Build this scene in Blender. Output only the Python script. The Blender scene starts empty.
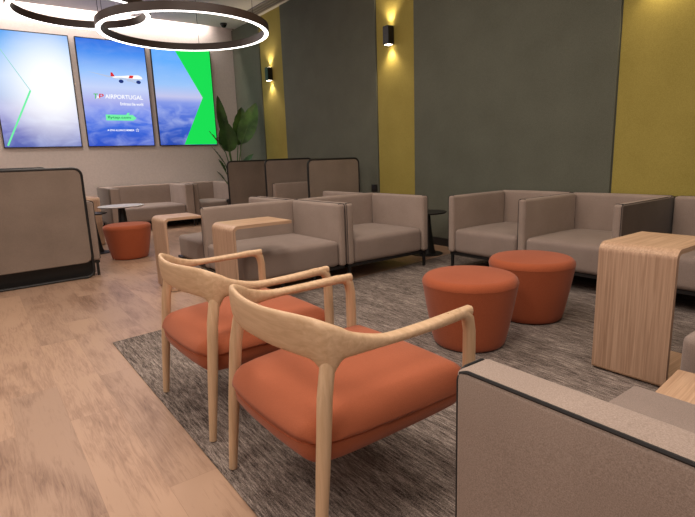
import bpy, bmesh, math, random
from mathutils import Vector, Matrix
random.seed(7)
C = bpy.context.scene.collection
PI = math.pi
def lin(c):
    c = c/255.0
    return c/12.92 if c <= .04045 else ((c+.055)/1.055)**2.4
def rgb(r, g, b): return (lin(r), lin(g), lin(b), 1)

# ------------------------------------------------------------------ materials
def newmat(name):
    m = bpy.data.materials.new(name); m.use_nodes = True
    nt = m.node_tree; b = nt.nodes['Principled BSDF']
    return m, nt, b
def N(nt, t, **kw):
    n = nt.nodes.new(t)
    for k, v in kw.items():
        if k in n.inputs: n.inputs[k].default_value = v
        else: setattr(n, k, v)
    return n
def ramp(nt, fac, stops):
    r = nt.nodes.new('ShaderNodeValToRGB'); e = r.color_ramp.elements
    while len(e) < len(stops): e.new(.5)
    for el, (p, c) in zip(e, stops): el.position = p; el.color = c
    nt.links.new(fac, r.inputs[0]); return r
def coords(nt, scale=(1,1,1), rot=(0,0,0)):
    tc = nt.nodes.new('ShaderNodeTexCoord'); mp = nt.nodes.new('ShaderNodeMapping')
    mp.inputs['Scale'].default_value = scale; mp.inputs['Rotation'].default_value = rot
    nt.links.new(tc.outputs['Object'], mp.inputs[0]); return mp.outputs[0]
def bump(nt, b, h, s, d=.01):
    bp = nt.nodes.new('ShaderNodeBump'); bp.inputs['Strength'].default_value = s; bp.inputs['Distance'].default_value = d
    nt.links.new(h, bp.inputs['Height']); nt.links.new(bp.outputs[0], b.inputs['Normal'])
def plain(name, col, rough=.6, metal=0, spec=.5):
    m, nt, b = newmat(name)
    v = coords(nt, (30,30,30)); n = N(nt, 'ShaderNodeTexNoise', Scale=1.0, Detail=2.0); nt.links.new(v, n.inputs['Vector'])
    lo = tuple(c*.97 for c in col[:3])+(1,); hi = tuple(min(1,c*1.03) for c in col[:3])+(1,)
    r = ramp(nt, n.outputs[0], [(.35,lo),(.65,hi)]); nt.links.new(r.outputs[0], b.inputs['Base Color'])
    b.inputs['Roughness'].default_value = rough; b.inputs['Metallic'].default_value = metal; b.inputs['Specular IOR Level'].default_value = spec
    return m
def fabric(name, a, c, scale=420, rough=.92, bs=.25, sheen=.15):
    m, nt, b = newmat(name)
    v = coords(nt)
    n = N(nt, 'ShaderNodeTexNoise', Scale=float(scale), Detail=3.0, Roughness=.7); nt.links.new(v, n.inputs['Vector'])
    n2 = N(nt, 'ShaderNodeTexNoise', Scale=3.0, Detail=3.0); nt.links.new(v, n2.inputs['Vector'])
    ad = N(nt, 'ShaderNodeMath', operation='MULTIPLY_ADD'); nt.links.new(n2.outputs[0], ad.inputs[0]); ad.inputs[1].default_value = .35
    nt.links.new(n.outputs[0], ad.inputs[2])
    r = ramp(nt, ad.outputs[0], [(.45,a),(.9,c)]); nt.links.new(r.outputs[0], b.inputs['Base Color'])
    b.inputs['Roughness'].default_value = rough; b.inputs['Sheen Weight'].default_value = sheen; b.inputs['Specular IOR Level'].default_value = .2
    bump(nt, b, n.outputs[0], bs, .002)
    return m
def wood(name, a, c, axis='Y', fine=90, rough=.45):
    m, nt, b = newmat(name)
    s = {'X':(2.5,fine,fine), 'Y':(fine,2.5,fine), 'Z':(fine,fine,2.5)}[axis]
    v = coords(nt, s); n = N(nt, 'ShaderNodeTexNoise', Scale=1.0, Detail=4.0, Roughness=.6, Distortion=.4); nt.links.new(v, n.inputs['Vector'])
    v2 = coords(nt, tuple(x*.13 for x in s)); n2 = N(nt, 'ShaderNodeTexNoise', Scale=1.0, Detail=3.0, Distortion=.8); nt.links.new(v2, n2.inputs['Vector'])
    ad = N(nt, 'ShaderNodeMath', operation='MULTIPLY_ADD'); nt.links.new(n2.outputs[0], ad.inputs[0]); ad.inputs[1].default_value = .3; nt.links.new(n.outputs[0], ad.inputs[2])
    r = ramp(nt, ad.outputs[0], [(.42,a),(.88,c)]); nt.links.new(r.outputs[0], b.inputs['Base Color'])
    b.inputs['Roughness'].default_value = rough; b.inputs['Specular IOR Level'].default_value = .35
    bump(nt, b, n.outputs[0], .08, .001)
    return m
def glow(name, col, s):
    m, nt, b = newmat(name)
    b.inputs['Base Color'].default_value = col; b.inputs['Emission Color'].default_value = col; b.inputs['Emission Strength'].default_value = s
    return m
def shine(name, col, s):          # pure emitter for display graphics
    m = bpy.data.materials.new(name); m.use_nodes = True; nt = m.node_tree; nt.nodes.clear()
    e = N(nt, 'ShaderNodeEmission', Color=col, Strength=s); o = N(nt, 'ShaderNodeOutputMaterial'); nt.links.new(e.outputs[0], o.inputs[0])
    return m

TAUPE = fabric('taupe_wool', rgb(134,118,108), rgb(178,160,149))
TAUPE_D = fabric('dark_melange_wool', rgb(62,50,42), rgb(100,84,72), 300)
PANELF = fabric('divider_felt', rgb(116,102,92), rgb(156,140,128), 300)
SEATF = fabric('taupe_seat_cloth', rgb(124,109,101), rgb(164,147,138), 420, .75)
ORANGE = fabric('orange_wool', rgb(148,79,50), rgb(180,101,70), 520)
ORANGE_P = fabric('rust_wool', rgb(152,76,45), rgb(184,98,64), 300)
BLACK = plain('black_powder_coat', rgb(24,23,24), .45)
PIPE2 = plain('dark_brown_piping', rgb(54,46,42), .8)
PIPE = plain('black_piping', rgb(26,24,25), .7)
OAK = wood('light_oak', rgb(200,165,129), rgb(224,192,158), 'X', 60)
OAKZ = wood('light_oak_legs', rgb(198,163,127), rgb(222,190,156), 'Z', 70)
VENEER = wood('oak_veneer', rgb(172,136,108), rgb(214,180,150), 'Y', 110)
VENEERZ = wood('oak_veneer_upright', rgb(158,124,100), rgb(206,172,146), 'Z', 110)
WHITE = plain('white_laminate', rgb(225,225,228), .35)
DARKM = plain('bronze_black_metal', rgb(58,44,38), .5)
PLASTER = plain('warm_plaster', rgb(226,216,212), .9)
CEIL = plain('ceiling_paint', rgb(205,200,200), .95)
LEAF = None

def floor_mat():
    m, nt, b = newmat('oak_plank_floor')
    v = coords(nt)
    br = N(nt, 'ShaderNodeTexBrick', Scale=1.0); br.offset = .37; br.inputs['Brick Width'].default_value = 1.25; br.inputs['Row Height'].default_value = .21
    br.inputs['Mortar Size'].default_value = .0007; br.inputs['Mortar Smooth'].default_value = .3; br.inputs['Bias'].default_value = 0
    br.inputs['Color1'].default_value = (0,0,0,1); br.inputs['Color2'].default_value = (1,1,1,1); br.inputs['Mortar'].default_value = (.5,.5,.5,1)
    nt.links.new(v, br.inputs['Vector'])
    # grain shifted per plank
    sep = N(nt, 'ShaderNodeVectorMath', operation='MULTIPLY_ADD'); nt.links.new(br.outputs['Color'], sep.inputs[0]); sep.inputs[1].default_value = (7,3,5); nt.links.new(v, sep.inputs[2])
    mp = N(nt, 'ShaderNodeMapping'); mp.inputs['Scale'].default_value = (5.0,60,1); nt.links.new(sep.outputs[0], mp.inputs[0])
    n = N(nt, 'ShaderNodeTexNoise', Scale=1.0, Detail=8.0, Roughness=.7, Distortion=1.4); nt.links.new(mp.outputs[0], n.inputs['Vector'])
    mp2 = N(nt, 'ShaderNodeMapping'); mp2.inputs['Scale'].default_value = (1.6,4.5,1); nt.links.new(sep.outputs[0], mp2.inputs[0])
    w = N(nt, 'ShaderNodeTexNoise', Scale=1.0, Detail=3.0, Roughness=.5, Distortion=1.0); nt.links.new(mp2.outputs[0], w.inputs['Vector'])
    ad = N(nt, 'ShaderNodeMath', operation='MULTIPLY_ADD'); nt.links.new(w.outputs[0], ad.inputs[0]); ad.inputs[1].default_value = .9; nt.links.new(n.outputs[0], ad.inputs[2])
    r = ramp(nt, ad.outputs[0], [(.60,rgb(126,98,79)),(.82,rgb(162,130,108)),(1.0,rgb(182,150,126)),(1.0,rgb(182,150,126))])
    t = ramp(nt, br.outputs['Color'], [(0,(.86,.86,.88,1)),(.5,(.97,.97,.97,1)),(1,(1.04,1.03,1.02,1))])
    mx = N(nt, 'ShaderNodeMix', data_type='RGBA', blend_type='MULTIPLY'); mx.inputs[0].default_value = 1
    nt.links.new(r.outputs[0], mx.inputs[6]); nt.links.new(t.outputs[0], mx.inputs[7])
    mm = N(nt, 'ShaderNodeMix', data_type='RGBA', blend_type='MIX'); nt.links.new(br.outputs['Fac'], mm.inputs[0]); nt.links.new(mx.outputs[2], mm.inputs[6]); mm.inputs[7].default_value = rgb(150,120,100)
    nt.links.new(mm.outputs[2], b.inputs['Base Color'])
    b.inputs['Roughness'].default_value = .42; b.inputs['Specular IOR Level'].default_value = .4
    bump(nt, b, n.outputs[0], .05, .001)
    return m
def rug_mat():
    m, nt, b = newmat('grey_melange_carpet')
    v = coords(nt, (13,120,60)); n = N(nt, 'ShaderNodeTexNoise', Scale=1.0, Detail=5.0, Roughness=.75); nt.links.new(v, n.inputs['Vector'])
    v2 = coords(nt, (260,260,260)); n2 = N(nt, 'ShaderNodeTexNoise', Scale=1.0, Detail=2.0); nt.links.new(v2, n2.inputs['Vector'])
    v3 = coords(nt, (3,9,1)); n3 = N(nt, 'ShaderNodeTexNoise', Scale=1.0, Detail=3.0); nt.links.new(v3, n3.inputs['Vector'])
    ad = N(nt, 'ShaderNodeMath', operation='MULTIPLY_ADD'); nt.links.new(n2.outputs[0], ad.inputs[0]); ad.inputs[1].default_value = .55; nt.links.new(n.outputs[0], ad.inputs[2])
    a2 = N(nt, 'ShaderNodeMath', operation='MULTIPLY_ADD'); nt.links.new(n3.outputs[0], a2.inputs[0]); a2.inputs[1].default_value = .22; nt.links.new(ad.outputs[0], a2.inputs[2])
    dv = N(nt,'ShaderNodeMath', operation='DIVIDE'); nt.links.new(a2.outputs[0], dv.inputs[0]); dv.inputs[1].default_value = 1.77
    r = ramp(nt, dv.outputs[0], [(.40,rgb(54,47,44)),(.52,rgb(134,122,115)),(.62,rgb(190,177,168))]); nt.links.new(r.outputs[0], b.inputs['Base Color'])
    b.inputs['Roughness'].default_value = .97; b.inputs['Specular IOR Level'].default_value = .1
    bump(nt, b, ad.outputs[0], .6, .006)
    return m
FLOORM = floor_mat(); RUGM = rug_mat()
GREENP = fabric('grey_green_acoustic_felt', rgb(90,92,80), rgb(110,112,100), 160, .95, .2, .05)
YELLOWP = fabric('mustard_acoustic_felt', rgb(148,134,66), rgb(176,160,86), 160, .95, .2, .05)

# ------------------------------------------------------------------ helpers
def obj(name, bm, mat, parent=None, smooth=True, ang=40):
    me = bpy.data.meshes.new(name); bm.normal_update(); bm.to_mesh(me); bm.free()
    mats = mat if isinstance(mat, (list, tuple)) else [mat]
    for x in mats: me.materials.append(x)
    if smooth:
        for p in me.polygons: p.use_smooth = True
        try: me.set_sharp_from_angle(angle=math.radians(ang))
        except Exception: pass
    o = bpy.data.objects.new(name, me); C.objects.link(o)
    if parent: o.parent = parent
    return o
def thing(name, label, cat, loc=(0,0,0), rotz=0, group=None):
    o = bpy.data.objects.new(name, None); C.objects.link(o); o.empty_display_size = .1
    o.location = loc; o.rotation_euler = (0,0,rotz); o['label'] = label; o['category'] = cat
    if group: o['group'] = group
    return o
def tag(o, label, cat, group=None):
    o['label'] = label; o['category'] = cat
    if group: o['group'] = group
    return o
def struct(name, bm, mat, smooth=False, parent=None):
    o = obj(name, bm, mat, parent, smooth)
    if not parent: o['kind'] = 'structure'
    return o
def dup(root, loc=None, rotz=None, label=None):
    def cp(o, p):
        c = o.copy(); C.objects.link(c)
        if p: c.parent = p
        for ch in list(o.children): cp(ch, c)
        return c
    r = cp(root, None)
    if loc is not None: r.location = loc
    if rotz is not None: r.rotation_euler = (0,0,rotz)
    if label: r['label'] = label
    return r
def box(bm, x0, x1, y0, y1, z0, z1, bev=0, seg=2):
    r = bmesh.ops.create_cube(bm, size=1)
    vs = r['verts']
    for v in vs: v.co = Vector(((x0+x1)/2+v.co.x*(x1-x0), (y0+y1)/2+v.co.y*(y1-y0), (z0+z1)/2+v.co.z*(z1-z0)))
    if bev:
        es = list({e for v in vs for e in v.link_edges})
        bmesh.ops.bevel(bm, geom=es, offset=bev, segments=seg, profile=.5, affect='EDGES')
def bx(*a, **k):
    bm = bmesh.new(); box(bm, *a, **k); return bm
def soft(bm, x0, x1, y0, y1, z0, z1, r=.03, crown=(0,0,0), n=3, m=6):
    """rounded box with gently bulging faces"""
    h = Vector(((x1-x0)/2, (y1-y0)/2, (z1-z0)/2)); c = Vector(((x0+x1)/2, (y0+y1)/2, (z0+z1)/2)); r = min(r, min(h)*.98)
    def axis(hh):
        a = [r*math.tan(PI/4*(1-k/n)) for k in range(n)]      # r..0
        left = [-(hh-r)-t for t in a]; mid = [-(hh-r)+2*(hh-r)*k/m for k in range(m+1)]
        return left+mid+[-t for t in reversed(left)]
    A = [axis(h.x), axis(h.y), axis(h.z)]
    vm = {}
    def V(i, j, k):
        key = (i,j,k)
        if key in vm: return vm[key]
        p = Vector((A[0][i], A[1][j], A[2][k])); q = Vector([max(-(h[t]-r), min(h[t]-r, p[t])) for t in range(3)])
        d = p-q
        if d.length > 1e-9: p = q+d.normalized()*r
        u = [p[t]/h[t] for t in range(3)]; e = Vector((0,0,0))
        for t in range(3):
            if crown[t]:
                o = [s for s in range(3) if s != t]
                w = (1-abs(u[o[0]])**2.5)*(1-abs(u[o[1]])**2.5)
                e[t] = crown[t]*w*u[t]
        vm[key] = bm.verts.new(p+e+c); return vm[key]
    L = [len(a) for a in A]
    for ax in range(3):
        o = [s for s in range(3) if s != ax]
        for side in (0, L[ax]-1):
            for i in range(L[o[0]]-1):
                for j in range(L[o[1]]-1):
                    q = []
                    for di, dj in ((0,0),(1,0),(1,1),(0,1)):
                        ix = [0,0,0]; ix[ax] = side; ix[o[0]] = i+di; ix[o[1]] = j+dj; q.append(V(*ix))
                    flip = (side == 0) ^ (ax == 1)
                    bm.faces.new(q[::-1] if flip else q)
def sf(*a, **k):
    bm = bmesh.new(); soft(bm, *a, **k); return bm
def tube(bm, pts, r, n=8, closed=False, caps=True):
    pts = [Vector(p) for p in pts]; rs = r if isinstance(r, (list,tuple)) else [r]*len(pts)
    rings = []; up = None; L = len(pts)
    for i, p in enumerate(pts):
        a = pts[(i-1)%L] if (closed or i) else p; b = pts[(i+1)%L] if (closed or i < L-1) else p
        t = (b-a).normalized()
        if up is None: up = Vector((0,0,1)) if abs(t.z) < .9 else Vector((1,0,0))
        s = t.cross(up).normalized(); up = s.cross(t).normalized()
        rings.append([bm.verts.new(p+(s*math.cos(2*PI*k/n)+up*math.sin(2*PI*k/n))*rs[i]) for k in range(n)])
    for i in range(L if closed else L-1):
        A, B = rings[i], rings[(i+1)%L]
        if closed and i == L-1:   # find best twist
            best = min(range(n), key=lambda s: (A[0].co-B[s].co).length); B = B[best:]+B[:best]
        for k in range(n): bm.faces.new((A[k], A[(k+1)%n], B[(k+1)%n], B[k]))
    if caps and not closed:
        bm.faces.new(rings[0][::-1]); bm.faces.new(rings[-1])
def tb(*a, **k):
    bm = bmesh.new(); tube(bm, *a, **k); bmesh.ops.recalc_face_normals(bm, faces=bm.faces); return bm
def lathe(bm, prof, n=48, cx=0, cy=0, sx=1, sy=1):
    rings = []
    for r, z in prof:
        if r < 1e-6: rings.append([bm.verts.new((cx,cy,z))])
        else: rings.append([bm.verts.new((cx+r*sx*math.cos(2*PI*k/n), cy+r*sy*math.sin(2*PI*k/n), z)) for k in range(n)])
    for A, B in zip(rings, rings[1:]):
        for k in range(n):
            if len(A) == 1 and len(B) == 1: continue
            if len(A) == 1: bm.faces.new((A[0], B[(k+1)%n], B[k]))
            elif len(B) == 1: bm.faces.new((A[k], A[(k+1)%n], B[0]))
            else: bm.faces.new((A[k], A[(k+1)%n], B[(k+1)%n], B[k]))
    bmesh.ops.recalc_face_normals(bm, faces=bm.faces)
def lt(prof, **k):
    bm = bmesh.new(); lathe(bm, prof, **k); return bm
def prism(bm, poly, y0, y1):
    """polygon given in (x,z), extruded along y"""
    a = [bm.verts.new((x,y0,z)) for x, z in poly]; b = [bm.verts.new((x,y1,z)) for x, z in poly]
    n = len(poly)
    bm.faces.new(a); bm.faces.new(b[::-1])
    for i in range(n): bm.faces.new((a[i], b[i], b[(i+1)%n], a[(i+1)%n]))
    bmesh.ops.recalc_face_normals(bm, faces=bm.faces)
def pm(poly, y0, y1):
    bm = bmesh.new(); prism(bm, poly, y0, y1); return bm
def arc(cx, cz, r, a0, a1, n=8):
    return [(cx+r*math.cos(math.radians(a0+(a1-a0)*k/n)), cz+r*math.sin(math.radians(a0+(a1-a0)*k/n))) for k in range(n+1)]
def rrect(x0, x1, z0, z1, r, n=8):
    return arc(x1-r,z0+r,r,-90,0,n)+arc(x1-r,z1-r,r,0,90,n)+arc(x0+r,z1-r,r,90,180,n)+arc(x0+r,z0+r,r,180,270,n)

# ------------------------------------------------------------------ the room
W_Y = 4.76; W_X = -10.225; CH = 3.78; RZ = .007
XE, YE = 2.6, -2.4
struct('floor', bx(W_X-.2, XE, YE, W_Y+.2, -.1, 0), FLOORM)
bm = bx(-3.48, 1.7, .598, 4.66, 0.0005, RZ, bev=.003)
for v in bm.verts:
    if v.co.x < 0 and v.co.y > 2: v.co.x -= .50
rug = obj('area_rug', bm, RUGM, smooth=False)
tag(rug, 'large grey melange carpet laid on the wood plank floor', 'rug')
struct('wall_back', bx(W_X-.2, XE, W_Y, W_Y+.12, 0, CH+.3), GREENP)
struct('wall_left', bx(W_X-.12, W_X, YE, W_Y, 0, CH+.3), PLASTER)
struct('ceiling', bx(W_X+.16, XE, YE, W_Y, CH, CH+.1), CEIL)
cv = bmesh.new(); box(cv, W_X, W_X+.2, YE, W_Y, CH+.24, CH+.3)
struct('trim_1', cv, CEIL)
struct('baseboard_back', bx(W_X, XE, W_Y-.03, W_Y-.001, 0, .1), BLACK)
struct('baseboard_left', bx(W_X+.001, W_X+.02, YE, W_Y-.04, 0, .08), BLACK)
# felt panels on the long wall; the green ones stand a little proud of the mustard ones
edges = [(W_X+.001,-9.06,'g'),(-9.05,-8.22,'y'),(-8.21,-5.64,'g'),(-5.63,-4.90,'y'),(-4.89,-2.325,'g'),(-2.315,-.9,'y'),(-.89,XE-.05,'g')]
k = 2
for a, b_, c in edges:
    t = .024 if c == 'g' else .008
    struct('trim_%d' % k, bx(a, b_, W_Y-t, W_Y-.0005, .1, CH-.001, bev=.003), GREENP if c == 'g' else YELLOWP); k += 1

# ceiling slot diffuser and camera dome
t = thing('ceiling_vent', 'long slot air vent in the ceiling above the green wall', 'vent', (-8.3,4.52,CH-.02))
obj('frame', bx(-.95,.95,-.13,.13,0,.018, bev=.004), plain('vent_grey', rgb(128,120,120), .6), t)
for s in (-.07,0,.07): obj('slat', bx(-.90,.90,s-.02,s+.02,-.006,-.0005), plain('slat_grey', rgb(92,86,86), .6), t)
t = thing('security_camera', 'small black dome camera on the ceiling near the corner', 'camera', (-9.75,4.37,CH))
obj('mount', lt([(0,0),(.065,0),(.065,-.03),(.0,-.03)]), BLACK, t)
obj('dome', lt([(.055,-.0305)]+[(.055*math.cos(a*PI/16), -.03-.05*math.sin(a*PI/16)) for a in range(1,8)]+[(0,-.08)]), plain('smoked_dome', rgb(12,12,14), .12), t)

# wall sconces
def sconce(x, label, first=None):
    if first: return dup(first, (x, W_Y-.009, 2.71), None, label)
    t = thing('wall_sconce', label, 'wall lamp', (x, W_Y-.009, 2.71), 0, 'up and down wall sconces')
    bm = bmesh.new()
    prism(bm, rrect(-.055,.055,-.115,.115,.006,2), -.105, -.012)
    obj('housing', bm, BLACK, t, ang=30)
    obj('back_plate', bx(-.045,.045,-.0115,-.0005,-.09,.09), BLACK, t)
    em = glow('sconce_lens', (1,.84,.6,1), 14)
    for s in (-1, 1):
        obj('lens', bx(-.04,.04,-.095,-.022, s*.1165-.001, s*.1165+.001), em, t)
    return t
s0 = sconce(-8.66, 'black box sconce on the far, narrow mustard panel near the plant')
s1 = sconce(-5.32, 'black box sconce on the mustard panel beside the framed dividers', s0)
s2 = sconce(-1.98, 'black box sconce high on the broad mustard panel behind the sofa row', s0)
for x in (-8.66,-5.32,-1.98):
    for up in (0,1):
        l = bpy.data.lights.new('sconce_beam','SPOT'); l.energy = 14; l.color = (1,.80,.52); l.spot_size = math.radians(115); l.spot_blend = .8; l.shadow_soft_size = .03
        o = bpy.data.objects.new('sconce_beam', l); C.objects.link(o); o.location = (x, W_Y-.066, 2.71+(.14 if up else -.14)); o.rotation_euler = (PI+.06 if up else -.06, 0, 0)
# socket
t = thing('wall_socket', 'small black socket box low on the green wall beside mustard panel', 'socket', (-5.72,W_Y-.0245,.70))
obj('cover', bx(-.06,.06,-.02,-.0005,-.05,.05,bev=.006), BLACK, t); obj('insert', bx(-.035,.035,-.0235,-.0205,-.035,.035,bev=.001), plain('socket_insert', rgb(40,40,42), .4), t)

# ------------------------------------------------------------------ screens
def sky_mat(name, stops, cloud=.5, glowpt=None, s=1.0, split=.42):
    m = bpy.data.materials.new(name); m.use_nodes = True; nt = m.node_tree; nt.nodes.clear()
    tc = N(nt,'ShaderNodeTexCoord'); sx = N(nt,'ShaderNodeSeparateXYZ'); nt.links.new(tc.outputs['Generated'], sx.inputs[0])
    base = ramp(nt, sx.outputs['Z'], stops)
    mp = N(nt,'ShaderNodeMapping'); mp.inputs['Scale'].default_value = (2.2,1,7); nt.links.new(tc.outputs['Generated'], mp.inputs[0])
    n = N(nt,'ShaderNodeTexNoise', Scale=1.6, Detail=5.0, Roughness=.5, Distortion=.6); nt.links.new(mp.outputs[0], n.inputs['Vector'])
    cr = ramp(nt, n.outputs[0], [(.42,(0,0,0,1)),(.72,(1,1,1,1))])
    mk = ramp(nt, sx.outputs['Z'], [(0,(.55,.55,.55,1)),(split-.05,(1,1,1,1)),(split+.03,(.12,.12,.12,1)),(1,(.2,.2,.2,1))])
    mu = N(nt,'ShaderNodeMath', operation='MULTIPLY'); nt.links.new(cr.outputs[0], mu.inputs[0]); nt.links.new(mk.outputs[0], mu.inputs[1])
    mu2 = N(nt,'ShaderNodeMath', operation='MULTIPLY'); nt.links.new(mu.outputs[0], mu2.inputs[0]); mu2.inputs[1].default_value = cloud
    mx = N(nt,'ShaderNodeMix', data_type='RGBA'); nt.links.new(mu2.outputs[0], mx.inputs[0]); nt.links.new(base.outputs[0], mx.inputs[6]); mx.inputs[7].default_value = rgb(196,206,240)
    out = mx.outputs[2]
    if glowpt:
        d = N(nt,'ShaderNodeVectorMath', operation='SUBTRACT'); nt.links.new(tc.outputs['Generated'], d.inputs[0]); d.inputs[1].default_value = (glowpt[0],.5,glowpt[1])
        sc = N(nt,'ShaderNodeVectorMath', operation='MULTIPLY'); nt.links.new(d.outputs[0], sc.inputs[0]); sc.inputs[1].default_value = (1.0,0,1.25)
        ln = N(nt,'ShaderNodeVectorMath', operation='LENGTH'); nt.links.new(sc.outputs[0], ln.inputs[0])
        gr = ramp(nt, ln.outputs['Value'], [(.12,(1,1,1,1)),(.40,(.62,.62,.62,1)),(.75,(0,0,0,1))])
        m2 = N(nt,'ShaderNodeMix', data_type='RGBA'); nt.links.new(gr.outputs[0], m2.inputs[0]); nt.links.new(out, m2.inputs[6]); m2.inputs[7].default_value = (1,1,1,1)
        out = m2.outputs[2]
    e = N(nt,'ShaderNodeEmission', Strength=s); nt.links.new(out, e.inputs[0]); o = N(nt,'ShaderNodeOutputMaterial'); nt.links.new(e.outputs[0], o.inputs[0]); e.inputs['Strength'].default_value = 1.12*s
    return m
SW, SH, SZ = 1.17, 1.865, 1.50
def flat(bm, poly, y): bm.faces.new([bm.verts.new((x,y,z)) for x, z in poly])
def decal(name, poly, mat, par, y=-.0475, label=None):
    """thin raised graphic, polygon in screen fractions"""
    o = obj(name, pm([(u*SW, v*SH) for u, v in poly], y-.0012, y+.0012), mat, par, smooth=False)
    if label: o['label'] = label
    return o
def ell(cx, cy, rx, ry, n=18, rot=0):
    c, s = math.cos(rot), math.sin(rot); out = []
    for k in range(n):
        a = 2*PI*k/n; x, y = rx*math.cos(a), ry*math.sin(a)*SW/SW; out.append((cx+x*c-y*s, cy+(x*s+y*c)))
    return out
def lettering(txt, u, v, width, mat, par, y=-.0478, height=None, shear=0):
    cu = bpy.data.curves.new('lettering','FONT'); cu.body = txt; cu.size = .1; cu.extrude = .0008; cu.shear = shear; cu.offset = .0012
    tmp = bpy.data.objects.new('lettering_source', cu); C.objects.link(tmp)
    dg = bpy.context.evaluated_depsgraph_get(); me = bpy.data.meshes.new_from_object(tmp.evaluated_get(dg))
    bpy.data.objects.remove(tmp)
    xs = [q.co.x for q in me.vertices]; ys = [q.co.y for q in me.vertices]
    sx = width*SW/(max(xs)-min(xs)); sy = sx if height is None else height*SH/(max(ys)-min(ys))
    for q in me.vertices:
        x, yy, z = q.co; q.co = Vector((u*SW+(x-min(xs))*sx, y-z, v*SH+(yy-min(ys))*sy))
    me.materials.clear(); me.materials.append(mat)
    o = bpy.data.objects.new('lettering', me); C.objects.link(o); o.parent = par
    return o
G_ = shine('screen_green', rgb(28,224,84), 1.0); Wt = shine('screen_white', (1,1,1,1), 1.05); Rd = shine('screen_red', rgb(226,50,50), .95)
G2 = shine('screen_leaf_green', rgb(70,200,70), .95); Bl = shine('screen_navy', rgb(40,60,130), .9); Mint = shine('screen_mint', rgb(120,245,170), 1.0); Gy = shine('screen_pale_grey', rgb(190,205,235), .95)
def screen(y0, label, mat):
    t = thing('wall_screen', label, 'screen', (W_X+.002, y0, SZ), PI/2, 'row of tall wall screens')
    fr = bmesh.new()
    box(fr, 0, SW, -.04, -.0005, 0, SH, bev=.004)
    obj('casing', fr, BLACK, t)
    bz = bmesh.new(); b = .014
    for a in ((0,SW,0,b),(0,SW,SH-b,SH),(0,b,b,SH-b),(SW-b,SW,b,SH-b)): box(bz, a[0],a[1],-.048,-.0405,a[2],a[3])
    obj('bezel', bz, BLACK, t, smooth=False)
    d = obj('display', bx(b,SW-b,-.046,-.0405,b,SH-b), mat, t, smooth=False)
    return t, d
t, d = screen(.523, 'left wall screen, white sun glow with thin green chevron line',
    sky_mat('sunrise_sky', [(0,rgb(84,96,170)),(.18,rgb(130,130,190)),(.34,rgb(178,176,214)),(.46,rgb(170,190,226)),(.62,rgb(180,205,240)),(.85,rgb(120,180,240)),(1,rgb(90,160,235))], .55, (.70,.56)))
def stroke(pts, w):
    out_l = []; out_r = []
    for i, p in enumerate(pts):
        a = pts[max(i-1,0)]; b = pts[min(i+1,len(pts)-1)]
        dx, dy = b[0]-a[0], (b[1]-a[1])*SH/SW; L = math.hypot(dx,dy); nx, ny = -dy/L*w, dx/L*w*SW/SH
        out_l.append((p[0]+nx,p[1]+ny)); out_r.append((p[0]-nx,p[1]-ny))
    return out_l+out_r[::-1]
decal('chevron_line', stroke([(.425,.5),(.035,.955)], .005), shine('screen_pale_line', rgb(170,230,225), .9), d)
decal('chevron_line', stroke([(.425,.5),(.05,.02)], .011), Mint, d)
t, d = screen(1.787, 'middle wall screen, white airliner above clouds with green and red letter logo',
    sky_mat('airline_sky', [(0,rgb(46,78,190)),(.2,rgb(62,104,214)),(.33,rgb(120,140,226)),(.44,rgb(172,176,228)),(.56,rgb(190,204,240)),(.7,rgb(150,190,244)),(.88,rgb(76,140,232)),(1,rgb(48,110,216))], .5))
decal('airliner_wing', [(.10,.70),(.40,.655),(.60,.635),(.60,.655),(.42,.668)], Gy, d)
decal('airliner_wing', [(.66,.635),(.72,.64),(.86,.61),(.84,.605)], Gy, d)
decal('airliner_body', [(.46,.655),(.56,.645),(.72,.632),(.86,.640),(.91,.655),(.90,.675),(.85,.688),(.74,.684),(.60,.672),(.48,.666)], Wt, d, -.0492)
decal('airliner_belly', [(.50,.655),(.57,.645),(.72,.632),(.86,.640),(.90,.652),(.74,.650),(.60,.656)], Gy, d, -.0503)
decal('airliner_tail', [(.44,.664),(.50,.664),(.47,.70),(.445,.70)], Rd, d, -.0496)
decal('airliner_mark', [(.70,.655),(.76,.655),(.78,.682),(.72,.682)], Rd, d, -.0508)
for cx in (.585,.845): decal('airliner_engine', ell(cx,.622,.035,.017), Bl, d, -.0512)
decal('airliner_engine', ell(.70,.634,.03,.012), Gy, d, -.0512)
lettering('T', .165, .450, .062, G2, d, height=.047, shear=.15); lettering('P', .232, .450, .075, Rd, d, height=.047, shear=.15)
lettering('A', .198, .450, .05, Wt, d, height=.03)
lettering('AIRPORTUGAL', .325, .455, .56, Wt, d, height=.04)
lettering('Embrace the world', .535, .395, .345, Wt, d, height=.03)
decal('web_address_pill', [(.30,.25),(.70,.25),(.755,.275),(.70,.305),(.64,.305),(.66,.325),(.625,.325),(.60,.305),(.30,.305)], Mint, d)
lettering('flytap.com', .325, .262, .34, shine('screen_dark_green', rgb(30,150,90), .9), d, -.0492, height=.03)
lettering('A STAR ALLIANCE MEMBER', .30, .148, .40, Wt, d, height=.018)
bm = bmesh.new()
for k in range(5):
    a = PI/2+2*PI*k/5; prism(bm, [((.745+.026*math.cos(a+q)*r)*SW, (.157*SH+.026*SW*math.sin(a+q)*r)) for q, r in ((-.28,1),(.28,1),(0,.25))], -.0487, -.0463)
obj('alliance_star', bm, Wt, d, smooth=False)
t, d = screen(3.052, 'right wall screen, blue clouds with big green arrow wedge',
    sky_mat('cloud_sky', [(0,rgb(40,72,168)),(.2,rgb(58,94,196)),(.36,rgb(98,124,214)),(.44,rgb(132,150,222)),(.5,rgb(188,190,226)),(.62,rgb(150,190,240)),(.85,rgb(100,168,242)),(1,rgb(96,166,246))], .55))
b = .013
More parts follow.
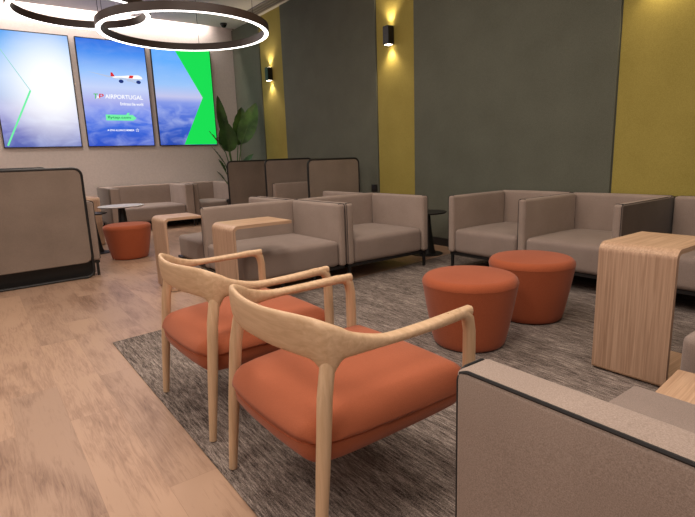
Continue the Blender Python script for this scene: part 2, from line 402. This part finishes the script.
decal('green_wedge', [(.37,1-b),(1-b,1-b),(1-b,b*.8),(.41,b*.8),(.80,.5)], G_, d)

# ------------------------------------------------------------------ ring pendants
def ring(cx, cy, z, r, label, w=.058, h=.088):
    t = thing('ring_pendant', label, 'pendant light', (cx,cy,z), 0, 'ring pendants')
    n = 96
    obj('housing', lt([(r,.004),(r,h),(r-w,h),(r-w,.004),(r-w+.006,.004),(r-w+.006,.01),(r-.006,.01),(r-.006,.004),(r,.004)], n=n), DARKM, t, ang=50)
    obj('diffuser', lt([(r-.0065,.009),(r-.0065,0.001),(r-w+.0065,0.001),(r-w+.0065,.009)], n=n), glow('ring_diffuser', (1,.95,.90,1), 4.2), t, ang=50)
    for a in (30,150,270):
        x, y = (r-w/2)*math.cos(math.radians(a)), (r-w/2)*math.sin(math.radians(a))
        obj('suspension_wire', tb([(x,y,h),(x,y,CH-z)], .003, n=6), BLACK, t)
    return t
ring(-6.00,2.22,2.6,.94,'lit black ring pendant in front, lower and larger of the two')
ring(-6.47,1.243,2.8,.714,'lit black ring pendant behind, higher and smaller, left of the other')

# ------------------------------------------------------------------ sofas
def sofa(name, label, loc, rotz, Wd, D=.92, H=.735, arms=(1,1), at=.07, bt=.085, seat=None, seats=1, group=None, legs=None, dark=(0,0), sz=.40, back_pipe=True, fabric_=TAUPE, leg_in=.05, seatD=None, pr_=None, turn=0, underside_shade=False, br=.026, sr=.038):
    """local frame: outer back at y=0, front at y=D, x from 0 to Wd; arms = (at x=0, at x=Wd)"""
    t = thing(name, label, 'sofa' if Wd > 1.3 else 'armchair', loc, rotz, group)
    z0 = .165; g = .003
    b = obj('back', sf(0,Wd,0,bt,z0,H, r=min(br,bt*.3), crown=(0,.006,.004)), fabric_, t)
    def pipe(pts, par, r=.0026): obj('piping', tb(pts, pr_ or r, n=6), PIPE if pr_ or r > .003 else PIPE2, par)
    p = .004
    if back_pipe:
        pipe([(p,p,z0+.02),(p,p,H-.022),(p+.006,p,H-.006),(p+.022,p,H-p+.004),(Wd*.5,p,H-p+.004),(Wd-.022,p,H-p+.004),(Wd-p-.006,p,H-.006),(Wd-p,p,H-.022),(Wd-p,p,z0+.02)], b)
        for x in (p,Wd-p): pipe([(x,p,H-.02),(x,.012,H-.006),(x,.025,H-.001),(x,bt-.018,H-.001),(x,bt-.004,H-.012)], b)
    for i, side in enumerate((0, 1)):
        if not arms[i]: continue
        xa, xb = ((0,at) if side == 0 else (Wd-at,Wd))
        xo = xa+.0 if side == 0 else xb
        bma = sf(xa,xb,bt+g,D,z0,H, r=.026, crown=(.006,0,0))
        if turn and side == 1:
            for v in bma.verts:
                f = max(0,(v.co.y-bt))/(D-bt); v.co.x -= turn*f*(1 if v.co.x > (xa+xb)/2 else .85)
        a = obj('arm', bma, fabric_, t)
        q = xo+(p if side == 0 else -p)
        pipe([(q,bt+.01,H-.003),(q,D-.024,H-.003),(q,D-.008,H-.010),(q,D-.003,H-.026),(q,D-.003,z0+.02)], a)
        xi = xb-.012 if side == 0 else xa+.012
        pipe([(q,D-.024,H-.002),((q+xi)/2,D-.02,H+.0005),(xi,D-.024,H-.002)], a, .004)
        if dark[i]:
            xs = (xo-.007,xo-.0015) if side == 0 else (xo+.0015,xo+.007)
            o = obj('side_panel', bx(xs[0],xs[1],.0,D-.012,z0+.01,H-.012,bev=.002), TAUPE_D, a); o['label'] = 'dark brown outer side panel'
    sx0 = (at+g if arms[0] else 0); sx1 = (Wd-at-g if arms[1] else Wd)
    if seat: sx0, sx1 = seat
    sD = seatD or D-.012
    for k in range(seats):
        a = sx0+(sx1-sx0)*k/seats+(g/2 if k else 0); c = sx0+(sx1-sx0)*(k+1)/seats-(g/2 if k < seats-1 else 0)
        obj('seat', sf(a,c,bt+g,sD,z0+.002,sz, r=sr, crown=(.0,.008,.024 if sr > .03 else .012), m=8), SEATF, t)
    fr = bmesh.new(); e = .012
    x0, x1 = min(sx0,0)+e, Wd-e
    for q in ((x0,x1,e,e+.025),(x0,x1,D-.04-e,D-.015-e),(x0,x0+.025,e+.026,D-.041-e),(x1-.025,x1,e+.026,D-.041-e)): box(fr, q[0],q[1],q[2],q[3],.138,.164)
    obj('base_frame', fr, BLACK, t, smooth=False)
    if underside_shade: obj('underside_shade', bx(x0+.02,x1-.06,.03,D-.06,.004,.137), BLACK, t)  # black box added to stand in for the dark shade beneath the seat
    for x in (x0+leg_in-.04, x1-leg_in+.015):
        for y in (.02, D-.05):
            obj('leg', bx(x,x+.025,y,y+.025,0,.1375,bev=.002), BLACK, t)
    return t
wg = 'taupe sofa modules along the green wall'
WB = 4.728
sofa('lounge_armchair', 'taupe wall-row seat at left end, next to the black side table', (-2.662,WB,RZ), PI, .80, arms=(0,1), group=wg)
sofa('lounge_armchair', 'taupe wall-row seat with two arms behind the rear orange pouf', (-1.765,WB,RZ), PI, .885, arms=(1,1), dark=(1,0), group=wg)
sofa('lounge_armchair', 'taupe wall-row seat under mustard panel, right of the dark arm side', (-.90,WB,RZ), PI, .845, arms=(1,0), group=wg)
cg = 'back-to-back taupe armchairs in the middle'
sofa('lounge_armchair', 'taupe middle armchair with open near side under the oak C-table, facing right', (-4.588,2.682,RZ), -PI/2, 1.01, arms=(1,0), group=cg, leg_in=.36)
sofa('lounge_armchair', 'taupe two-armed middle armchair nearest the black side table, facing right', (-4.588,3.745,RZ), -PI/2, 1.048, arms=(1,1), at=.08, group=cg)
sofa('lounge_armchair', 'taupe middle armchair facing left, only seat edge and arm top visible', (-4.60,1.705,0), PI/2, .975, arms=(0,1), group=cg, leg_in=.28, seatD=.80)
sofa('lounge_armchair', 'taupe armchair facing left, behind two-armed middle armchair', (-4.60,2.70,0), PI/2, 1.04, arms=(1,1), group=cg)
# near sofa (its back towards us), wooden corner table, and the sofa beyond it
sofa('lounge_sofa', 'taupe sofa in the right foreground, its black-piped back towards us', (-.615,.70,RZ), 0, 2.0, D=.92, arms=(0,1), bt=.094, seat=(-.055,1.92), seats=2, sz=.405, pr_=.0038, br=.011, sr=.02)
sofa('lounge_sofa', 'taupe sofa at the right edge beyond the low wooden table', (.24,2.06,RZ), PI/2, 1.5, D=.96, arms=(0,1), seats=1, sz=.45)
t = thing('corner_table', 'low oak corner table between two taupe sofas at right edge', 'table', (-.650,1.69,RZ), .10)
obj('tabletop', bx(0,.58,0,.29,.305,.343,bev=.006), VENEER, t)
for x in (.03,.52):
    for y in (.03,.23): obj('leg', bx(x,x+.03,y,y+.03,0,.3045,bev=.002), BLACK, t)
# far sofa under the screens
fg = 'taupe sofa sections under the screens'
sofa('far_sofa', 'far taupe sofa section with dark left end behind the white table', (-10.19,3.28,0), -PI/2, 1.44, D=1.0, H=.775, arms=(1,1), at=.16, group=fg, dark=(0,1), sz=.42, turn=0)
sofa('far_sofa', 'far taupe sofa section with cushioned arm, below the plant', (-10.19,4.12,0), -PI/2, .82, D=.9, H=.775, arms=(1,1), at=.11, group=fg, sz=.42)

# ------------------------------------------------------------------ framed dividers
def divider(label, loc, rotz, w, h=1.15):
    t = thing('privacy_divider', label, 'divider', loc, rotz, 'black framed fabric dividers')
    P = rrect(.012,w-.012,.013,h-.012,.075,6)
    obj('frame', tb([(x,0,z) for x, z in P], .0145, n=8, closed=True), BLACK, t)
    bm = bmesh.new(); prism(bm, rrect(.024,w-.024,.165,h-.024,.065,6), -.014, .014)
    bmesh.ops.bevel(bm, geom=[e for e in bm.edges if abs(e.verts[0].co.y-e.verts[1].co.y) < 1e-6], offset=.005, segments=2, affect='EDGES')
    obj('fabric_panel', bm, PANELF, t, ang=50)
    for x in (.10,w-.10): obj('foot', bx(x-.02,x+.02,-.026,.026,0,.006,bev=.002), BLACK, t)
    return t
divider('large framed taupe divider at the left edge, nearest on the wood floor', (-5.73,-.34,0), PI/2+.055, 1.27)
divider('second framed divider, only its top edge showing over the left one', (-7.20,-.30,0), PI/2, 1.09, 1.165)
divider('framed divider by the green wall, rightmost of the three in a row', (-5.93,3.715,0), PI/2, .90)
divider('framed divider by the green wall, in the middle behind a chair back', (-7.20,3.725,0), PI/2, .90, 1.17)
divider('framed divider by the green wall, leftmost beside the plant', (-8.60,3.70,0), PI/2, .90, 1.165)
sofa('booth_armchair', 'taupe armchair behind the left foreground divider, only its side strip visible', (-5.85,-.33,0), PI/2, 1.335, D=.8, H=.79, group='armchairs at the dividers', underside_shade=True)
sofa('booth_armchair', 'taupe chair back in front of the middle framed divider', (-7.165,4.56,0), -PI/2, .74, D=.75, H=.79, arms=(0,0), at=.05, group='armchairs at the dividers')

# ------------------------------------------------------------------ bent oak C tables
def ctable(label, loc, w, d, h=.68, group='bent oak C-tables'):
    t = thing('c_table', label, 'table', loc, 0, group)
    th = .024; R = .05; r2 = .022
    # outer profile in (y,z); upright at y=0
    outer = [(d,0)]+[(r2-r2*math.sin(a), r2-r2*math.cos(a)) for a in [PI/2*k/5 for k in range(6)]]+[(R-R*math.cos(a), h-R+R*math.sin(a)) for a in [PI/2*k/8 for k in range(9)]]+[(d,h)]
    ri = R-th
    inner = [(d,h-th)]+[(th+ri-ri*math.cos(a), h-th-ri+ri*math.sin(a)) for a in [PI/2*k/8 for k in range(8,-1,-1)]]+[(th,th),(d*.0+d,th)]
    poly = outer+inner
    bm = bmesh.new()
    A = [bm.verts.new((0,y,z)) for y, z in poly]; B = [bm.verts.new((w,y,z)) for y, z in poly]
    n = len(poly)
    # side faces as quads outer<->inner strips: use triangulated ngons
    bm.faces.new(A); bm.faces.new(B[::-1])
    for i in range(n): bm.faces.new((A[i],B[i],B[(i+1)%n],A[(i+1)%n]))
    bmesh.ops.recalc_face_normals(bm, faces=bm.faces)
    bmesh.ops.triangulate(bm, faces=[f for f in bm.faces if len(f.verts) > 4])
    o = obj('bent_shell', bm, VENEERZ, t, ang=35)
    # separate veneer orientation for top
    o.data.materials.append(VENEER)
    for p in o.data.polygons:
        c = p.center
        if c.z > h-.03 or c.z < .03: p.material_index = 1
    for x in (.03,w-.03):
        for y in (.05,d-.05): obj('glide', lt([(0,0),(.012,0),(.012,-.005),(0,-.005)], n=12, cx=x, cy=y), BLACK, t)
    return t
ctable('oak C-table standing on the carpet at right, in front of wall sofas', (-1.266,2.515,RZ+.005), .358, .47, .675)
ctable('oak C-table sliding over the middle armchair, behind the orange chairs', (-3.80,1.47,RZ+.005), .39, .50, .675)
ctable('oak C-table left of the middle armchairs, near the round pouf', (-4.92,1.32,.005), .385, .345, .67)
t = ctable('far oak C-table beside the left divider, behind the black round table', (-8.12,1.10,.005), .40, .46, .70)
t.rotation_euler = (0,0,PI/2); t.location = (-8.12,1.08,.005)

# ------------------------------------------------------------------ poufs
def pouf(label, x, y, z, rt=.284, rb=.214, first=None):
    if first: return dup(first, (x,y,z), 0, label)
    t = thing('pouf', label, 'pouf', (x,y,z), 0, 'orange round poufs')
    h = .428
    zs = h-.045; prof = [(0,.006),(rb-.012,.006),(rb,.018)]
    for k in range(1,15):
        u = k/14; prof.append((rb+(rt-rb)*(u**.85), .018+(zs-.018)*u))
    obj('body', lt(prof+[(rt-.03,zs+.0005),(0,zs+.0005)], n=64), ORANGE_P, t, ang=60)
    rr = .042
    top = [(0,zs+.001),(rt-.03,zs+.001)]+[(rt-rr+rr*math.cos(a)+.001*(1-a/PI*2), zs+.001+(h-zs)*math.sin(a)) for a in [PI/2*k/12 for k in range(13)]]
    top += [((rt-rr)*(1-k/8), h+.001+.012*(1-(1-k/8)**2)) for k in range(1,9)]
    obj('cushion_top', lt(top, n=64), ORANGE_P, t, ang=70)
    obj('seam', tb([(rt*math.cos(2*PI*k/64)*1.001, rt*math.sin(2*PI*k/64)*1.0, zs+.0005) for k in range(64)], .0012, n=6, closed=True), ORANGE_P, t)
    obj('base_plate', lt([(0,0),(rb-.02,0),(rb-.02,.0055),(0,.0055)]), BLACK, t)
    return t
p0 = pouf('orange pouf on the carpet, nearer of the pair', -1.945, 2.335, RZ)
pouf('orange pouf on the carpet, farther one next to oak C-table', -1.99, 3.035, RZ, first=p0)
pouf('orange pouf standing alone on the wood floor at left', -6.72, 1.50, 0, first=p0)

# ------------------------------------------------------------------ round tables
def rtable(name, label, loc, r, h, mat, group='round pedestal tables'):
    t = thing(name, label, 'table', loc, 0, group)
    obj('tabletop', lt([(0,h-.018),(r-.012,h-.018),(r,h-.008),(r,h-.003),(r-.003,h),(0,h)], n=64), mat, t)
    obj('pedestal', lt([(0,.0125),(.11,.0125),(.095,.06),(.06,h*.6),(.045,h-.0185),(0,h-.0185)], n=32), BLACK, t)
    obj('base', lt([(0,0),(.19,0),(.19,.008),(.12,.012),(0,.012)], n=48), BLACK, t)
    return t
rtable('side_table', 'round black pedestal table by the green wall between sofa groups', (-4.17,4.22,0), .235, .50, BLACK)
rtable('side_table', 'round black pedestal table behind the left divider', (-7.45,1.225,0), .20, .54, BLACK)
rtable('coffee_table', 'round white-topped pedestal table behind the lone orange pouf', (-7.55,1.64,0), .30, .605, WHITE)

# ------------------------------------------------------------------ plant
def leaf_mat():
    m, nt, b = newmat('banana_leaf_green')
    v = coords(nt, (6,6,6)); n = N(nt,'ShaderNodeTexNoise', Scale=1.0, Detail=4.0); nt.links.new(v, n.inputs['Vector'])
    r = ramp(nt, n.outputs[0], [(.3,rgb(34,62,30)),(.7,rgb(72,112,52))]); nt.links.new(r.outputs[0], b.inputs['Base Color'])
    b.inputs['Roughness'].default_value = .38; return m
LEAF = leaf_mat()
PX, PY = -9.03, 4.05
t = thing('potted_plant', 'tall broad-leaved potted plant in the corner under the right screen', 'plant', (PX,PY,0))
obj('pot', lt([(0,0),(.15,0),(.19,.40),(.205,.41),(.205,.45),(.185,.45),(.18,.42),(0,.41)], n=40), plain('black_pot', rgb(32,30,32), .5), t, ang=35)
obj('soil', lt([(.178,.4225),(0,.432)], n=24), plain('soil', rgb(60,44,34), .95), t)
def leaf(b0, tip, w, facing=(1,-.3,.2), droop=.0):
    b0 = Vector(b0)-Vector((PX,PY,0)); tip = Vector(tip)-Vector((PX,PY,0)); b = Vector((0,0,.425))+Vector((b0.x*.15,b0.y*.15,0))
    mid = (b+b0)/2; mid.x *= .6; mid.y *= .6
    obj('stem', tb([b,mid,b0,b0.lerp(tip,.4)], [.016,.012,.009,.004], n=7), plain('leaf_stalk', rgb(78,110,54), .5), t)
    ax = tip-b0; L = ax.length; axn = ax.normalized(); f = Vector(facing).normalized(); s = axn.cross(f).normalized(); f = s.cross(axn).normalized()
    bm = bmesh.new(); rows = []; n = 14
    for i in range(n+1):
        u = i/n; hw = w*.5*(math.sin(PI*min(1,u*1.0)**.75))**.7 if 0 < u < 1 else .002
        c = b0+ax*u - f*droop*(u*u)*L
        row = []
        for j in range(-4,5):
            v = j/4; wob = .012*math.sin(u*31+j)*abs(v)
            row.append(bm.verts.new(c+s*hw*v+f*(abs(v)*hw*.30+wob*w*4)))
        rows.append(row)
    for i in range(n):
        for j in range(8): bm.faces.new((rows[i][j],rows[i][j+1],rows[i+1][j+1],rows[i+1][j]))
    obj('leaf', bm, LEAF, t, ang=80)
X = -9.05
leaf((X,3.93,1.58),(X+.1,3.78,2.33),.19,(1,-.2,.2))
leaf((X,3.99,1.33),(X+.1,3.88,1.90),.34,(1,-.4,.1))
leaf((X+.02,4.22,1.47),(X-.05,4.62,2.24),.34,(1,-.5,.2))
leaf((X-.05,4.18,1.45),(X-.1,4.33,2.16),.34,(1,.1,.2))
leaf((X,3.90,1.32),(X+.15,3.55,1.70),.15,(.6,.2,1))
leaf((X,3.86,1.13),(X+.15,3.57,1.43),.12,(.6,.2,1))
leaf((X,3.85,.80),(X+.1,3.66,.98),.12,(.6,0,1))
leaf((X,3.88,.95),(X+.15,3.68,1.20),.13,(.8,0,.8))
leaf((X+.1,4.15,1.0),(X+.3,4.32,1.28),.20,(.6,-.3,1))

# ------------------------------------------------------------------ oak chairs
def chair(label, loc, rotz, first=None):
    if first: return dup(first, loc, rotz, label)
    t = thing('oak_armchair', label, 'chair', loc, rotz, 'oak armchairs with orange seats')
    # seat: rounded cushion, slightly wider at the front, waist seam
    bm = sf(-.305,.305,-.035,.60,.275,.435, r=.06, crown=(.014,.022,.030), n=5, m=10)
    for v in bm.verts:
        k = (v.co.y+.035)/.635
        v.co.x *= .965+.06*k
        v.co.z += .012*(k-.3)-(.012*(1-k) if v.co.z > .36 else 0)
        if v.co.z < .36: v.co.x *= .96; v.co.y = .28+(v.co.y-.28)*.97
        e = max(0, .13-(v.co.y+.035))/.13; v.co.x *= 1-.10*e*e
    s = obj('seat', bm, ORANGE, t, ang=70)
    # seam line round the cushion
    me = s.data; ring_pts = []
    for k in range(72):
        a = 2*PI*k/72; dirv = Vector((math.cos(a), math.sin(a), 0)); best = None
        o0 = Vector((0,.28,.352+.012*((.3+.3*math.sin(a))/.6-.3)))
        hit = None
        from mathutils.bvhtree import BVHTree
        if k == 0:
            bvh = BVHTree.FromPolygons([v.co for v in me.vertices], [p.vertices for p in me.polygons])
        h_ = bvh.ray_cast(o0, dirv)
        if h_[0]: ring_pts.append(h_[0])
    obj('seam', tb(ring_pts, .0028, n=6, closed=True), ORANGE_P, s)
    # back rail flowing into the arms
    cl = []
    ctrl = [(.322,.570),(.330,.46),(.334,.33),(.332,.20),(.318,.105),(.303,.066),(.280,.035),(.250,.010),(.205,-.012),(.105,-.034),(0,-.040)]
    pts = ctrl+[(-x,y) for x, y in ctrl[-2::-1]]
    # Catmull-Rom resample
    def cr(P, m):
        out = []
        for i in range(len(P)-1):
            p0 = P[max(i-1,0)]; p1 = P[i]; p2 = P[i+1]; p3 = P[min(i+2,len(P)-1)]
            for k in range(m):
                u = k/m
                out.append(tuple(.5*((2*p1[d])+(-p0[d]+p2[d])*u+(2*p0[d]-5*p1[d]+4*p2[d]-p3[d])*u*u+(-p0[d]+3*p1[d]-3*p2[d]+p3[d])*u**3) for d in range(len(p1))))
        out.append(tuple(P[-1])); return out
    # ztop, zbot, width(horizontal) along the same control points
    prof = [(.655,.622,.034),(.652,.620,.044),(.648,.620,.048),(.650,.618,.044),(.674,.610,.036),(.696,.598,.036),(.712,.545,.048),(.722,.592,.034),(.727,.603,.027),(.725,.606,.024),(.722,.608,.024)]
    full = [(*a, *b) for a, b in zip(ctrl, prof)]
    full = full+[(-q[0],)+q[1:] for q in full[-2::-1]]
    S = cr(full, 6)
    bm = bmesh.new(); rings = []
    for i, q in enumerate(S):
        a = S[max(i-1,0)]; b_ = S[min(i+1,len(S)-1)]
        tx, ty = b_[0]-a[0], b_[1]-a[1]; L = math.hypot(tx,ty); nx, ny = -ty/L, tx/L
        zc = (q[2]+q[3])/2; hz = (q[2]-q[3])/2; hw = q[4]/2; ring_ = []
        lean = -.12   # back leans outwards a touch
        for k in range(16):
            an = 2*PI*k/16; ca, sa = math.cos(an), math.sin(an)
            ex = math.copysign(abs(ca)**.7, ca); ez = math.copysign(abs(sa)**.7, sa)
            off = hw*ex; dz = hz*ez
            fl = max(0, (hz-.03))/.03*0+1
            x = q[0]+nx*off; y = q[1]+ny*off-(.08*dz if q[1] < .06 else .08*dz*max(0,1-(q[1]-.06)/.15))
            ring_.append(bm.verts.new((x,y,zc+dz)))
        rings.append(ring_)
    for A, B in zip(rings, rings[1:]):
        for k in range(16): bm.faces.new((A[k],A[(k+1)%16],B[(k+1)%16],B[k]))
    bm.faces.new(rings[0]); bm.faces.new(rings[-1][::-1]); bmesh.ops.recalc_face_normals(bm, faces=bm.faces)
    obj('back_rail', bm, OAK, t, ang=60)
    for s_ in (-1,1):
        # front leg with rounded elbow into the arm
        P = [(.330,.46,.638),(.328,.505,.639),(.326,.540,.633),(.325,.561,.612),(.325,.569,.57),(.325,.569,.45),(.325,.568,.30),(.326,.566,.0)]
        Rr = [.016,.0175,.0195,.021,.021,.0215,.021,.0155]
        obj('leg', tb([(s_*x,y,z) for x, y, z in P], Rr, n=14), OAKZ, t, ang=60)
        P = [(.279,.038,.640),(.280,.037,.618),(.284,.032,.580),(.289,.016,.50),(.292,.008,.42),(.296,-.006,.28),(.300,-.032,.0)]
        obj('leg', tb([(s_*x,y,z) for x, y, z in P], [.010,.016,.0225,.0225,.0222,.021,.0155], n=14), OAKZ, t, ang=60)
    return t
c0 = chair('oak armchair with orange seat in front, nearest the camera', (-1.36,.675,RZ+.003), 0)
chair('oak armchair with orange seat behind and left of the nearer one', (-2.195,.685,RZ+.003), .015, c0)

# ------------------------------------------------------------------ lights
def area(name, loc, size, power, col=(1,.86,.74), rot=(0,0,0), sy=None, spread=None):
    l = bpy.data.lights.new(name,'AREA'); l.energy = power; l.color = col; l.size = size
    if sy: l.shape = 'RECTANGLE'; l.size_y = sy
    if spread: l.spread = spread
    o = bpy.data.objects.new(name, l); C.objects.link(o); o.location = loc; o.rotation_euler = rot; return o
area('ceiling_light', (-1.0,.5,CH-.05), .8, 38)
area('ceiling_light', (-2.7,1.0,CH-.05), .8, 36)
area('ceiling_light', (-.4,-1.6,CH-.05), 1.0, 46)
area('ceiling_light', (-3.2,-1.5,CH-.05), 1.0, 40)
area('ceiling_light', (1.6,.6,CH-.05), 1.0, 40)
area('ceiling_light', (-.6,2.5,CH-.05), .8, 22)
area('ceiling_light', (-3.9,2.4,CH-.05), .8, 30)
area('ceiling_light', (-5.6,.0,CH-.05), .8, 30)
area('ceiling_light', (-8.4,1.2,CH-.05), .8, 32)
area('cove_strip', (W_X+.09,1.0,CH+.2), .06, 80, (1,.88,.80), (0,0,0), 6.4, math.radians(120))
w = bpy.data.worlds.new('room_fill'); bpy.context.scene.world = w; w.use_nodes = True
bg = w.node_tree.nodes['Background']; bg.inputs[0].default_value = (1,.90,.84,1); bg.inputs[1].default_value = .21

# ------------------------------------------------------------------ camera
yaw, pitch, roll = [math.radians(a) for a in (53.769,11.348,-2.035)]
d = Vector((-math.sin(yaw)*math.cos(pitch), math.cos(yaw)*math.cos(pitch), -math.sin(pitch)))
r = Vector((math.cos(yaw), math.sin(yaw), 0)); u = r.cross(d)
r2 = r*math.cos(roll)+u*math.sin(roll); u2 = -r*math.sin(roll)+u*math.cos(roll)
cam = bpy.data.cameras.new('camera'); co = bpy.data.objects.new('camera', cam); C.objects.link(co)
M = Matrix.Identity(4)
for i in range(3): M[i][0], M[i][1], M[i][2] = r2[i], u2[i], -d[i]
M[2][3] = 1.15
co.matrix_world = M
cam.sensor_width = 36; cam.lens = 502.33/695*36; cam.clip_start = .02
sc = bpy.context.scene; sc.camera = co
sc.view_settings.view_transform = 'Standard'; sc.view_settings.look = 'None'; sc.view_settings.exposure = 0
